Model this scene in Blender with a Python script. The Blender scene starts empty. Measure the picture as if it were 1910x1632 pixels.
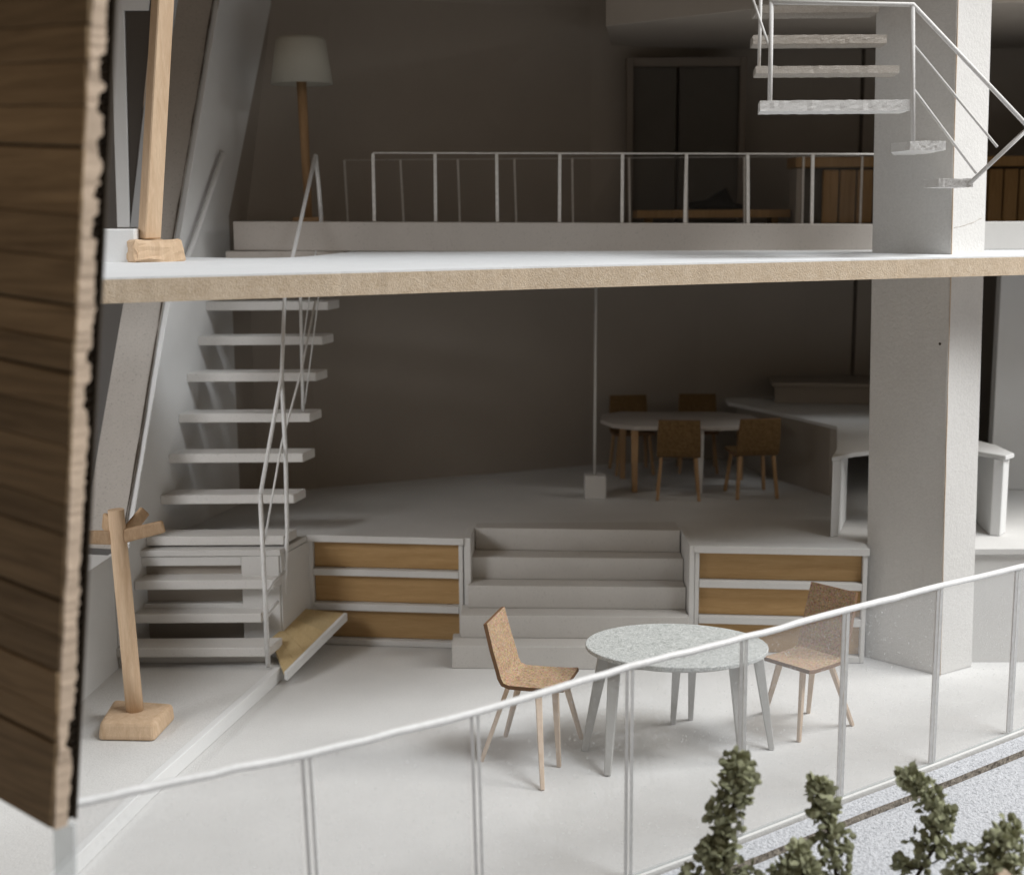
import bpy, bmesh, math, random
from mathutils import Vector, Matrix
random.seed(7)
S = bpy.context.scene
COL = S.collection
PI = math.pi
V = Vector

# ------------------------------------------------------------------ camera
PITCH, ROLL = math.radians(9.5), math.radians(0.35)
cr, sr, cp, sp = math.cos(ROLL), math.sin(ROLL), math.cos(PITCH), math.sin(PITCH)
R_, U_, F_ = V((1, 0, 0)), V((0, sp, cp)), V((0, cp, -sp))
right, up = cr * R_ - sr * U_, cr * U_ + sr * R_
cam_d = bpy.data.cameras.new('camera')
cam = bpy.data.objects.new('camera', cam_d)
COL.objects.link(cam)
m = Matrix.Identity(4)
for i in range(3):
    m[i][0], m[i][1], m[i][2] = right[i], up[i], -F_[i]
m[2][3] = 3.6
cam.matrix_world = m
cam_d.sensor_width = 36
cam_d.lens = 36 * 2550 / 1910
cam_d.clip_start, cam_d.clip_end = 0.1, 300
cam_d.dof.use_dof = True
cam_d.dof.focus_distance = 9.2
cam_d.dof.aperture_fstop = 0.85
S.camera = cam

# ------------------------------------------------------------------ light
w = bpy.data.worlds.new('World')
S.world = w
w.use_nodes = True
w.node_tree.nodes['Background'].inputs[0].default_value = (1.0, 0.76, 0.54, 1)
w.node_tree.nodes['Background'].inputs[1].default_value = 0.14


def area(name, loc, aim, sx, sy, e, col, spread=180):
    d = bpy.data.lights.new(name, 'AREA')
    d.shape, d.size, d.size_y, d.energy, d.color = 'RECTANGLE', sx, sy, e, col
    d.spread = math.radians(spread)
    o = bpy.data.objects.new(name, d)
    COL.objects.link(o)
    o.location = loc
    o.rotation_euler = (V(aim) - V(loc)).to_track_quat('-Z', 'Y').to_euler()


area('window_light', (13.0, 9.2, 10.0), (1.5, 9.0, 1.0), 6.0, 4.5, 1500, (1.0, 0.985, 0.96))
area('room_window_light', (11.4, 2.7, 21.5), (0.8, 8.6, 0.5), 9, 9, 4200, (0.93, 0.968, 1.0))
area('left_fill_light', (-6.5, 6.0, 4.6), (-2.6, 10.2, 1.3), 2.4, 2.4, 24, (0.97, 0.98, 1.0), 54)  # added fill lamp, brightens the left stair treads and grey board edge
S.view_settings.view_transform = 'Standard'
S.view_settings.look = 'None'
S.view_settings.exposure = 0
S.view_settings.gamma = 1
S.cycles.use_denoising = True
S.cycles.max_bounces = 8
S.cycles.diffuse_bounces = 3
S.cycles.transparent_max_bounces = 16


# ------------------------------------------------------------------ materials
class NT:
    def __init__(s, name, rough=0.85, spec=0.25):
        s.m = bpy.data.materials.new(name)
        s.m.use_nodes = True
        s.t = s.m.node_tree
        s.b = s.t.nodes['Principled BSDF']
        s.b.inputs['Roughness'].default_value = rough
        s.b.inputs['Specular IOR Level'].default_value = spec
        s.tc = s.n('ShaderNodeTexCoord')
        s.obj = s.tc.outputs['Object']

    def n(s, kind, **kw):
        nd = s.t.nodes.new(kind)
        for k, v in kw.items():
            if k in nd.inputs:
                nd.inputs[k].default_value = v
            else:
                setattr(nd, k, v)
        return nd

    def l(s, a, b):
        s.t.links.new(a, b)

    def mapping(s, scale=(1, 1, 1), rot=(0, 0, 0), src=None):
        mp = s.n('ShaderNodeMapping')
        mp.inputs['Scale'].default_value = scale
        mp.inputs['Rotation'].default_value = rot
        s.l(src or s.obj, mp.inputs['Vector'])
        return mp.outputs[0]

    def noise(s, scale, detail=4, rough=0.6, src=None, dist=0.0):
        nd = s.n('ShaderNodeTexNoise')
        nd.inputs['Scale'].default_value = scale
        nd.inputs['Detail'].default_value = detail
        nd.inputs['Roughness'].default_value = rough
        nd.inputs['Distortion'].default_value = dist
        s.l(src or s.obj, nd.inputs['Vector'])
        return nd.outputs['Fac']

    def ramp(s, fac, stops):
        r = s.n('ShaderNodeValToRGB')
        e = r.color_ramp.elements
        while len(e) < len(stops):
            e.new(0.5)
        for el, (p, c) in zip(e, stops):
            el.position, el.color = p, (*c, 1)
        s.l(fac, r.inputs[0])
        return r.outputs[0]

    def mix(s, fac, a, b, mode='MIX'):
        nd = s.n('ShaderNodeMix', data_type='RGBA', blend_type=mode)
        for sock, val in ((nd.inputs[0], fac), (nd.inputs[6], a), (nd.inputs[7], b)):
            if isinstance(val, (int, float)):
                sock.default_value = val
            elif isinstance(val, tuple):
                sock.default_value = (*val, 1)
            else:
                s.l(val, sock)
        return nd.outputs[2]

    def bump(s, h, strength, dist=0.01, prev=None):
        nd = s.n('ShaderNodeBump')
        nd.inputs['Strength'].default_value = strength
        nd.inputs['Distance'].default_value = dist
        s.l(h, nd.inputs['Height'])
        if prev:
            s.l(prev, nd.inputs['Normal'])
        return nd.outputs[0]

    def out(s, col=None, nrm=None):
        if col is not None:
            if isinstance(col, tuple):
                s.b.inputs['Base Color'].default_value = (*col, 1)
            else:
                s.l(col, s.b.inputs['Base Color'])
        if nrm is not None:
            s.l(nrm, s.b.inputs['Normal'])
        return s.m


def sc(c, k):
    return tuple(min(1, x * k) for x in c)


def card(name, c, var=0.05, grain=170, bump=0.25, specks=0.0, rough=0.88):
    t = NT(name, rough)
    big = t.noise(2.2, 5, 0.6)
    col = t.ramp(big, [(0.3, sc(c, 1 - var)), (0.7, sc(c, 1 + var * 0.5))])
    fine = t.noise(grain, 3, 0.7)
    fc = t.ramp(fine, [(0.36, (0.80, 0.80, 0.80)), (0.62, (1, 1, 1))])
    col = t.mix(0.35, col, fc, 'MULTIPLY')
    if specks:
        sp_ = t.noise(70, 2, 0.5)
        k = t.ramp(sp_, [(0.62, (0, 0, 0)), (0.68, (1, 1, 1))])
        k2 = t.mix(1.0, k, (specks, specks, specks), 'MULTIPLY')
        col = t.mix(k2, col, sc(c, 0.45))
    nrm = t.bump(fine, bump, 0.004)
    nrm = t.bump(t.noise(28, 4, 0.6), bump * 0.5, 0.006, nrm)
    return t.out(col, nrm)


WHITE = (0.665, 0.655, 0.635)
M = {}
M['card'] = card('white_card', WHITE, specks=0.10)
M['floor'] = card('white_floor_card', (0.72, 0.715, 0.70), var=0.05, grain=95, bump=1.0, specks=0.10)
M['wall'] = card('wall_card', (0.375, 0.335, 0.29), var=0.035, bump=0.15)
M['kerb'] = card('kerb_card', (0.52, 0.48, 0.44), var=0.05, specks=0.3)
M['frame'] = card('door_frame_card', (0.21, 0.18, 0.15), var=0.05)
M['column'] = card('column_paper', (0.665, 0.655, 0.635), var=0.04, grain=55, bump=0.85, specks=0.10)
M['step'] = card('step_card', (0.60, 0.58, 0.55), var=0.05, specks=0.2)
M['smooth'] = card('smooth_white_card', (0.76, 0.765, 0.76), var=0.03, bump=0.12)
M['tread'] = card('stair_card', (0.73, 0.715, 0.69), var=0.05, specks=0.2)
M['greyboard'] = card('grey_board', (0.49, 0.455, 0.415), var=0.06, grain=75, bump=0.8, specks=0.5)
M['slab_top'] = card('slab_top_paper', (0.80, 0.815, 0.825), var=0.03, grain=120, bump=0.35)
M['dark_panel'] = card('dark_panel', (0.11, 0.10, 0.085), var=0.1)
M['outer'] = card('outer_grey_card', (0.40, 0.40, 0.40), var=0.05)

t = NT('frosty_card', 0.9)      # rough cut foam card of the upper stair
f1 = t.noise(120, 4, 0.75)
M['frosty'] = t.out(t.ramp(f1, [(0.3, (0.68, 0.665, 0.64)), (0.6, (0.78, 0.77, 0.75))]),
                    t.bump(f1, 0.6, 0.008))
t = NT('stained_edge_card', 0.9)  # tread edges with brown glue marks
f1 = t.noise(60, 4, 0.7, t.mapping((1, 1, 2.5)))
M['stained'] = t.out(t.ramp(f1, [(0.40, (0.54, 0.51, 0.47)), (0.54, (0.40, 0.35, 0.30)), (0.62, (0.58, 0.55, 0.51))]),
                     t.bump(f1, 0.8, 0.01))

t = NT('chipboard_edge', 0.95)
f1 = t.noise(34, 5, 0.65, t.mapping((1, 1, 1.2)))
f2 = t.noise(9, 3, 0.5)
c1 = t.ramp(f1, [(0.28, (0.54, 0.43, 0.31)), (0.5, (0.62, 0.51, 0.385)), (0.75, (0.68, 0.58, 0.46))])
c1 = t.mix(0.4, c1, t.ramp(f2, [(0.3, (0.8, 0.74, 0.66)), (0.7, (1, 0.98, 0.95))]), 'MULTIPLY')
M['chip'] = t.out(c1, t.bump(t.noise(95, 4, 0.65), 0.7, 0.009))


def wood(name, a, b, scale=(1, 1, 1), ring=10, rnd=0.0, bump=0.25, rough=0.7):
    t = NT(name, rough)
    src = t.mapping(scale)
    f = t.noise(ring, 5, 0.65, src, 0.6)
    col = t.ramp(f, [(0.3, a), (0.7, b)])
    fine = t.noise(ring * 7, 3, 0.6, src)
    col = t.mix(0.35, col, t.ramp(fine, [(0.3, (0.72, 0.70, 0.66)), (0.7, (1, 1, 1))]), 'MULTIPLY')
    if rnd:
        oi = t.n('ShaderNodeObjectInfo')
        col = t.mix(1.0, col, t.ramp(oi.outputs['Random'], [(0, (1 - rnd,) * 3), (1, (1, 0.98, 0.95))]), 'MULTIPLY')
    return t.out(col, t.bump(fine, bump, 0.006))


M['facade'] = wood('facade_veneer', (0.23, 0.158, 0.088), (0.48, 0.345, 0.20), (0.35, 0.35, 9), 4.0, 0.45)
M['pine'] = wood('pale_pine', (0.60, 0.42, 0.27), (0.74, 0.56, 0.39), (5, 5, 0.6), 4, 0.0)
M['armwood'] = wood('arm_wood', (0.42, 0.27, 0.155), (0.60, 0.43, 0.28), (5, 5, 2), 4, 0.15)
M['beech'] = wood('beech', (0.62, 0.47, 0.35), (0.74, 0.60, 0.47), (8, 8, 0.8), 5, 0.1)
M['shelfwood'] = wood('yellow_veneer', (0.40, 0.25, 0.11), (0.50, 0.33, 0.16), (0.5, 3, 7), 3, 0.10)
M['rampwood'] = wood('pale_yellow_veneer', (0.58, 0.44, 0.235), (0.66, 0.52, 0.30), (6, 0.6, 6), 3, 0.15)
M['lampwood'] = wood('lamp_wood', (0.36, 0.22, 0.11), (0.48, 0.31, 0.17), (6, 6, 0.6), 4)
M['slatwood'] = wood('slat_wood', (0.30, 0.18, 0.075), (0.42, 0.26, 0.115), (6, 6, 0.6), 4, 0.2)

t = NT('cork', 0.9)
f1 = t.noise(62, 4, 0.7, None, 0.8)
vo = t.n('ShaderNodeTexVoronoi', Scale=130.0)
t.l(t.obj, vo.inputs['Vector'])
c1 = t.ramp(f1, [(0.32, (0.17, 0.105, 0.058)), (0.46, (0.40, 0.275, 0.175)), (0.68, (0.55, 0.405, 0.285))])
c1 = t.mix(0.3, c1, vo.outputs['Color'], 'SOFT_LIGHT')
M['cork'] = t.out(c1, t.bump(f1, 0.5, 0.006))
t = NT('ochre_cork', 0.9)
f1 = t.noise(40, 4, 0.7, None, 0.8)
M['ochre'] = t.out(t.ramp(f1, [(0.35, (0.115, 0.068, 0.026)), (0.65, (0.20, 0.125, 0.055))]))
M['corkedge'] = card('cork_edge', (0.22, 0.125, 0.07), var=0.2)

t = NT('fibre_paper', 0.75)
f1 = t.noise(17, 3, 0.5, None, 1.8)
c1 = t.ramp(f1, [(0.36, (0.36, 0.38, 0.365)), (0.45, (0.62, 0.635, 0.62)), (0.50, (0.30, 0.32, 0.31)), (0.55, (0.68, 0.695, 0.68)), (0.64, (0.40, 0.42, 0.41))])
M['tabletop'] = t.out(c1, t.bump(f1, 0.3, 0.004))
M['tableleg'] = card('table_leg_acrylic', (0.49, 0.485, 0.465), var=0.05, rough=0.45)
M['linen'] = card('lamp_shade_paper', (0.44, 0.42, 0.36), var=0.04, bump=0.2)
M['cardboard'] = card('brown_cardboard', (0.58, 0.46, 0.35), var=0.12, grain=60, bump=0.6)
M['black'] = card('black_cloth', (0.012, 0.011, 0.010), var=0.3)

t = NT('white_rod', 0.35, 0.5)
M['rod'] = t.out(t.ramp(t.noise(30, 3), [(0.3, (0.72, 0.72, 0.71)), (0.7, (0.82, 0.82, 0.815))]), t.bump(t.noise(60, 3), 0.2, 0.003))
t = NT('grey_rod', 0.6)
M['thinrod'] = t.out(t.ramp(t.noise(40, 3), [(0.3, (0.58, 0.56, 0.53)), (0.7, (0.72, 0.70, 0.67))]), t.bump(t.noise(150, 3), 0.6, 0.004))


def acrylic(name, haze, tint=(1, 1, 1), dust=True, gloss=0.035):
    t = NT(name, 0.12, 0.5)
    t.b.inputs['Base Color'].default_value = (0.82, 0.83, 0.83, 1)
    t.b.inputs['Roughness'].default_value = 0.6
    tr = t.n('ShaderNodeBsdfTransparent')
    tr.inputs[0].default_value = (*tint, 1)
    gl = t.n('ShaderNodeBsdfGlossy')
    gl.inputs['Roughness'].default_value = 0.03
    ms = t.n('ShaderNodeMixShader')
    if dust:
        d = t.ramp(t.noise(75, 2, 0.5), [(0.685, (haze,) * 3), (0.72, (0.55,) * 3)])
        t.l(d, ms.inputs[0])
    else:
        ms.inputs[0].default_value = haze
    t.l(tr.outputs[0], ms.inputs[1])
    t.l(t.b.outputs[0], ms.inputs[2])
    m2 = t.n('ShaderNodeMixShader')
    m2.inputs[0].default_value = gloss
    t.l(ms.outputs[0], m2.inputs[1])
    t.l(gl.outputs[0], m2.inputs[2])
    t.l(m2.outputs[0], t.t.nodes['Material Output'].inputs['Surface'])
    return t.m


M['pane'] = acrylic('clear_acrylic', 0.07)
M['clearpost'] = acrylic('acrylic_post', 0.30, (0.93, 0.95, 0.95), False)
t = NT('dark_glass', 0.25, 0.5)
M['darkglass'] = t.out((0.075, 0.066, 0.058))

t = NT('snow_paper', 0.9)
f1 = t.noise(38, 4, 0.7)
f2 = t.noise(110, 2, 0.6)
c1 = t.ramp(f1, [(0.30, (0.40, 0.415, 0.44)), (0.45, (0.64, 0.655, 0.69)), (0.65, (0.74, 0.755, 0.79))])
f3 = t.noise(24, 5, 0.75)
c1 = t.mix(t.ramp(f3, [(0.56, (0, 0, 0)), (0.66, (0.6, 0.6, 0.6))]), c1, (0.26, 0.275, 0.30))
M['ground'] = t.out(c1, t.bump(f2, 0.6, 0.01, t.bump(f1, 0.9, 0.03)))
t = NT('seam_board', 0.95)
f1 = t.noise(30, 4, 0.7)
M['seam'] = t.out(t.ramp(f1, [(0.35, (0.10, 0.085, 0.07)), (0.6, (0.34, 0.30, 0.25))]), t.bump(f1, 1.0, 0.02))

t = NT('dried_leaf', 0.85)
oi = t.noise(9, 2)
f2 = t.noise(45, 3)
c1 = t.mix(0.5, t.ramp(oi, [(0.35, (0.14, 0.145, 0.07)), (0.65, (0.36, 0.37, 0.23))]),
           t.ramp(f2, [(0.3, (0.15, 0.155, 0.08)), (0.7, (0.50, 0.505, 0.35))]))
M['leaf'] = t.out(c1)
M['stem'] = card('dark_twig', (0.07, 0.055, 0.04), var=0.2)


# ------------------------------------------------------------------ mesh helpers
class MB:
    """collects shapes, then links them as one mesh object"""

    def __init__(s):
        s.bm = bmesh.new()

    def poly(s, vs, fs, mi=0):
        bv = [s.bm.verts.new(v) for v in vs]
        out = []
        for f in fs:
            try:
                fc = s.bm.faces.new([bv[i] for i in f])
                fc.material_index = mi
                out.append(fc)
            except ValueError:
                pass
        return out

    def box(s, lo, hi, mi=0):
        (a, b, c), (d, e, f) = lo, hi
        return s.poly([(a, b, c), (d, b, c), (d, e, c), (a, e, c), (a, b, f), (d, b, f), (d, e, f), (a, e, f)],
                      [(0, 3, 2, 1), (4, 5, 6, 7), (0, 1, 5, 4), (1, 2, 6, 5), (2, 3, 7, 6), (3, 0, 4, 7)], mi)

    def hexa(s, bot, top, mi=0):
        """two matching loops (ccw from above) joined"""
        n = len(bot)
        fs = [tuple(range(n))[::-1], tuple(range(n, 2 * n))] + [(i, (i + 1) % n, n + (i + 1) % n, n + i) for i in range(n)]
        return s.poly(list(bot) + list(top), fs, mi)

    def prism(s, xy, z0, z1, mi=0, side=None):
        fs = s.hexa([(x, y, z0) for x, y in xy], [(x, y, z1) for x, y in xy], mi)
        if side is not None:
            for f in fs[2:]:
                f.material_index = side
        return fs

    def wallpoly(s, pts, off, mi=0, ends=None):
        """planar polygon pts extruded by the vector off"""
        o = V(off)
        n = len(pts)
        fs = [tuple(range(n))[::-1], tuple(range(n, 2 * n))] + [(i, (i + 1) % n, n + (i + 1) % n, n + i) for i in range(n)]
        r = s.poly([V(p) for p in pts] + [V(p) + o for p in pts], fs, mi)
        if ends is not None:
            for f in r[2:]:
                f.material_index = ends
        return r

    def beam(s, p, q, w, h=None, w1=None, h1=None, upv=(0, 0, 1), mi=0):
        """square-section bar, tapering from w x h to w1 x h1"""
        h = h or w
        w1 = w1 or w
        h1 = h1 or h
        p, q = V(p), V(q)
        d = (q - p).normalized()
        uv = V(upv)
        if abs(d.dot(uv)) > 0.95:
            uv = V((0, 1, 0))
        a = d.cross(uv).normalized()
        b = a.cross(d).normalized()
        vs = [p + a * x * w / 2 + b * y * h / 2 for x, y in ((-1, -1), (1, -1), (1, 1), (-1, 1))]
        vs += [q + a * x * w1 / 2 + b * y * h1 / 2 for x, y in ((-1, -1), (1, -1), (1, 1), (-1, 1))]
        return s.poly(vs, [(0, 3, 2, 1), (4, 5, 6, 7), (0, 1, 5, 4), (1, 2, 6, 5), (2, 3, 7, 6), (3, 0, 4, 7)], mi)

    def tube(s, pts, r, n=8, r1=None, jitter=0.0, mi=0):
        pts = [V(p) for p in pts]
        rings = []
        k = len(pts)
        ref = None
        for i, p in enumerate(pts):
            d = (pts[min(i + 1, k - 1)] - pts[max(i - 1, 0)]).normalized()
            if ref is None:
                ref = V((0, 0, 1)) if abs(d.z) < 0.9 else V((0, 1, 0))
            a = d.cross(ref).normalized()
            b = a.cross(d).normalized()
            ref = b
            rr = r if r1 is None else r + (r1 - r) * i / (k - 1)
            rings.append([s.bm.verts.new(p + (a * math.cos(2 * PI * j / n) + b * math.sin(2 * PI * j / n)) *
                                         (rr * (1 + random.uniform(-jitter, jitter)))) for j in range(n)])
        for i in range(k - 1):
            for j in range(n):
                f = s.bm.faces.new((rings[i][j], rings[i][(j + 1) % n], rings[i + 1][(j + 1) % n], rings[i + 1][j]))
                f.smooth = True
                f.material_index = mi
        for rg in (rings[0][::-1], rings[-1]):
            s.bm.faces.new(rg).material_index = mi

    def build(s, name, mats, parent=None, bevel=0.0, seg=1, rough=0.0, cuts=0, smooth=False):
        bm = s.bm
        bmesh.ops.recalc_face_normals(bm, faces=bm.faces[:])
        if bevel:
            es = [e for e in bm.edges if len(e.link_faces) == 2 and e.calc_face_angle(0) > 0.5]
            bmesh.ops.bevel(bm, geom=es, offset=bevel, segments=seg, affect='EDGES', profile=0.5, clamp_overlap=True)
        if rough:      # hand-cut, uneven edges
            for _ in range(cuts):
                es = [e for e in bm.edges if e.calc_length() > (0.028 if cuts > 3 else 0.05)]
                if es:
                    bmesh.ops.subdivide_edges(bm, edges=es, cuts=1, use_grid_fill=True)
            for v_ in bm.verts:
                v_.co += V((random.gauss(0, rough), random.gauss(0, rough), random.gauss(0, rough)))
        if parent is not None and parent.get('_world', 0):
            bmesh.ops.translate(bm, verts=bm.verts[:], vec=-V(parent['_base']))
        me = bpy.data.meshes.new(name)
        bm.to_mesh(me)
        bm.free()
        if smooth:
            for p_ in me.polygons:
                p_.use_smooth = True
        for x in (mats if isinstance(mats, (list, tuple)) else [mats]):
            me.materials.append(x)
        o = bpy.data.objects.new(name, me)
        COL.objects.link(o)
        if parent is not None:
            o.parent = parent
        return o


def tag(o, label=None, cat=None, group=None, kind=None):
    for k, v_ in (('label', label), ('category', cat), ('group', group), ('kind', kind)):
        if v_:
            o[k] = v_
    return o


def thing(name, label, cat, base=(0, 0, 0), group=None, world=True, rotz=0):
    """an Empty at the base of a thing; parts are given in world space when world is True"""
    o = bpy.data.objects.new(name, None)
    COL.objects.link(o)
    o.location = base
    o.rotation_euler = (0, 0, rotz)
    o.empty_display_size = 0.1
    tag(o, label, cat, group)
    if world:
        o['_world'] = 1
        o['_base'] = list(base)
    return o


def struct(name, mb, mats, **kw):
    o = mb.build(name, mats, **kw)
    o['kind'] = 'structure'
    return o


def lerp(a, b, f):
    return tuple(x + (y - x) * f for x, y in zip(a, b))


# ------------------------------------------------------------------ ground and floors
RAIL = [(-1.86, 5.27), (-1.505, 5.503), (-0.937, 5.853), (-0.19, 6.35), (0.618, 6.955), (1.307, 7.44),
        (2.01, 7.96), (2.735, 8.475), (3.423, 8.98), (4.3, 9.62), (5.2, 10.28)]


def shift(pts, d):
    """offset a plan polyline towards the camera side (right/down of travel)"""
    out = []
    for i, p in enumerate(pts):
        a, b = V((*pts[max(i - 1, 0)], 0)), V((*pts[min(i + 1, len(pts) - 1)], 0))
        t_ = (b - a).normalized()
        n_ = V((t_.y, -t_.x, 0))
        out.append((p[0] + n_.x * d, p[1] + n_.y * d))
    return out


mb = MB()
mb.box((-14, -2, -0.30), (14, 24, -0.075))
g = struct('ground', mb, M['ground'])
# upper ground sheet beside the glass, its cut edge showing as a brown seam
mb = MB()
a, b = shift(RAIL, 0.034), shift(RAIL, 0.19)
b = [(x + random.uniform(-.006, .006), y + random.uniform(-.006, .006)) for x, y in b]
mb.prism(b + a[::-1], -0.074, -0.028, 0, 1)
struct('ground', mb, [M['ground'], M['seam']])

mb = MB()
edge = shift(RAIL, 0.018)
mb.prism(edge + [(7, 11.4), (7, 16), (-2.0, 16), (-3.05, 11.0), (-3.1, 10.0), (-3.2, 8.2), (-2.75, 5.3)], -0.11, 0.0)
struct('floor', mb, M['floor'], bevel=0.006)

# raised floor
RZ = 0.94
mb = MB()
mb.prism([(-3.06, 10.56), (-1.845, 10.56), (-1.704, 11.054), (-0.46, 10.895), (-0.40, 10.895), (-0.36, 11.31), (1.41, 11.175),
          (1.435, 10.62), (1.50, 10.615), (2.80, 10.468), (2.83, 10.66), (3.30, 10.72), (3.56, 10.46), (7.0, 10.46), (7.0, 15.6), (-2.3, 15.6), (-3.0, 12)], RZ - 0.05, RZ)
struct('raised_floor', mb, M['card'], bevel=0.005)
mb = MB()
# retaining walls under the raised floor
mb.prism([(-1.845, 10.575), (-1.69, 11.07), (-1.74, 11.12), (-1.92, 10.61)], 0.002, RZ - 0.052)
mb.prism([(3.50, 10.49), (7.0, 10.478), (7.0, 10.6), (3.50, 10.6)], 0.002, RZ - 0.052)
struct('raised_floor_wall', mb, M['card'])
# front wall below the stair, with two sunk fields beside a plain upright
t_ = thing('panel_wall', 'low white panelled wall under the bottom treads of the left stair', 'wall', (-2.4, 10.6, 0))
mb = MB()
mb.box((-3.04, 10.64, 0.002), (-1.93, 10.70, RZ - 0.052))
mb.build('back_board', M['wall'], t_)
mb = MB()
mb.box((-2.16, 10.565, 0.002), (-1.86, 10.638, RZ - 0.052))
mb.build('upright', M['card'], t_, bevel=0.004)
for z0, z1 in ((0.44, 0.50), (0.81, RZ - 0.054)):
    mb = MB()
    mb.box((-3.02, 10.575, z0), (-2.162, 10.638, z1))
    mb.build('crossbar', M['card'], t_, bevel=0.004)

# coat rack platform with white edging
t_ = thing('platform', 'low white platform carrying the coat stand, edged with a white strip', 'platform', (-2.5, 9, 0))
PE = [(-1.722, 10.29), (-1.80, 10.15), (-2.247, 8.008), (-2.411, 6.98), (-2.52, 6.3)]
mb = MB()
mb.prism([(-1.767, 10.30), (-1.857, 10.15), (-2.307, 8.008), (-2.471, 6.98), (-2.582, 6.3), (-3.5, 6.3), (-3.02, 10.52), (-2.0, 10.53)], 0.003, 0.1)
mb.build('deck', M['floor'], t_)
mb = MB()
ins = [(-1.765, 10.30), (-1.855, 10.15), (-2.305, 8.008), (-2.469, 6.98), (-2.58, 6.3)]
mb.prism(PE[::-1] + ins, 0.002, 0.112)
mb.build('edge_strip', M['smooth'], t_, bevel=0.004)

# ------------------------------------------------------------------ left wall, parapet, back wall
W0 = V((-3.06, 10.18, 0))
WD = V((0.265, 1.0, 0))


def WP(y, z):
    f = y - W0.y
    return V((W0.x + WD.x * f, y, z))


NO = V((-0.966, 0.256, 0))
t_ = thing('sloping_wall', 'white wall with a sloping grey board edge beside the left stair', 'wall', (-3.0, 11, 0))
mb = MB()
pts = [WP(10.19, 0.0), WP(13.3, 0.0), WP(13.3, 5.6), WP(13.6, 6.6), WP(12.8, 6.6), WP(10.40, 1.0), WP(10.19, 1.0)]
mb.wallpoly(pts, NO * 0.05, 0)
mb.build('inner_face', M['smooth'], t_, bevel=0.004)
mb = MB()
p0, p1 = WP(10.385, 0.99), WP(12.79, 6.6)
pts = [p0 + NO * 0.052, p0 + V((0.2, 0.75, 0)) + NO * 0.052, p1 + V((0.2, 0.75, 0)) + NO * 0.052, p1 + NO * 0.052]
mb.wallpoly(pts, NO * 0.36, 0)
mb.build('board_edge', M['greyboard'], t_)

mb = MB()
pa, pb = WP(10.37, 0.99) + NO * 0.052, WP(12.78, 6.6) + NO * 0.052
mb.tube([V(lerp(pa, pb, i / 40)) for i in range(41)], 0.006, 5, jitter=0.7)
mb.build('joint', M['stem'], t_)
t_ = thing('parapet', 'low white parapet wall left of the coat stand', 'wall', (-3.15, 9, 0))
mb = MB()
mb.prism([(-3.065, 10.185), (-3.30, 7.4), (-3.5, 7.4), (-3.42, 10.25)], 0.002, 1.0)
mb.build('wall_body', M['smooth'], t_, bevel=0.004)

BW = [(-2.62, 11.9), (-2.40, 12.62), (-1.9, 12.98), (0.814, 14.094), (2.0, 14.40), (3.13, 14.55)]
BT = [(-2.50, 12.3), (-2.22, 13.35), (-1.7, 13.65), (0.814, 14.35), (2.0, 14.45), (3.13, 14.55)]
mb = MB()
n = len(BW)
lv = []
for z, P in ((0.9, BW), (3.55, BW), (5.6, BT), (6.7, BT)):
    lv.append([(x, y, z) for x, y in P])
back = [[(x - 0.02, y + 0.12, z) for x, y, z in L] for L in lv]
for A, sgn in ((lv, 1), (back, -1)):
    vs = [v_ for L in A for v_ in L]
    mb.poly(vs, [(k * n + i, k * n + i + 1, (k + 1) * n + i + 1, (k + 1) * n + i) for k in range(3) for i in range(n - 1)])
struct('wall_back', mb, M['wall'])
mb = MB()
mb.box((3.13, 14.56, 0.9), (3.635, 14.72, 6.7))
mb.box((3.66, 14.50, 0.9), (7.0, 14.66, 6.7))
mb.box((3.50, 14.74, 0.9), (3.80, 14.80, 6.7))
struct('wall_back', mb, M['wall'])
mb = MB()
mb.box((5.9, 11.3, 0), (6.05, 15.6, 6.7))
struct('shade_wall_right', mb, M['wall'])  # unseen wall added to block side light from the back rooms
mb = MB()
mb.prism([(-3.6, 9.3), (6.05, 9.8), (6.05, 15.7), (-3.6, 15.7)], 6.702, 6.85)
struct('shade_roof', mb, M['wall'])  # unseen cover added to darken the interior, front edge placed for its shade
# grey outer wall seen through the gap left of the sloping wall
mb = MB()
mb.box((-7, 13.0, -0.1), (-3.42, 13.1, 6.7))
tag(mb.build('outer_wall', M['outer']), 'plain grey outer wall seen through the gap at far left', 'wall')

# pale wall panel behind the right end of the desk
mb = MB()
mb.box((4.53, 12.7, RZ + 0.002), (5.88, 12.82, 3.1))
tag(mb.build('wall_panel', M['smooth'], bevel=0.005), 'tall pale wall panel behind the curved desk, right of the pillar', 'wall panel')

# ------------------------------------------------------------------ column
t_ = thing('column', 'thick square white column standing right of the steps', 'column', (3.24, 10.48, 0))
cb = [(3.311, 10.176), (3.635, 10.384), (3.173, 10.844), (2.849, 10.636)]
ct = [(x - 0.135, y) for x, y in cb]
mb = MB()
k = 12
for i in range(1):
    mb.hexa([(x, y, 0.002) for x, y in cb], [(x, y, 6.7) for x, y in ct])
mb.build('shaft', M['column'], t_, bevel=0.006)
mb = MB()
ln = []
for i in range(14):
    f = i / 13
    p = V((lerp(cb[0], cb[1], 0.08 + 0.80 * f)[0] - 0.135 * 3.5 / 6.7, lerp(cb[0], cb[1], 0.08 + 0.80 * f)[1], 3.44 + 0.07 * f ** 1.6 + random.uniform(-.003, .003)))
    ln.append(p)
mb.tube(ln, 0.0028, 5, jitter=0.5)
mb.build('pencil_line', M['greyboard'], t_)
mb = MB()
bmesh.ops.create_icosphere(mb.bm, subdivisions=1, radius=0.011)
p = lerp(cb[3], cb[0], 0.90)
bmesh.ops.translate(mb.bm, verts=mb.bm.verts[:], vec=(p[0] - 0.135 * 2.58 / 6.7, p[1], 2.58))
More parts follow.
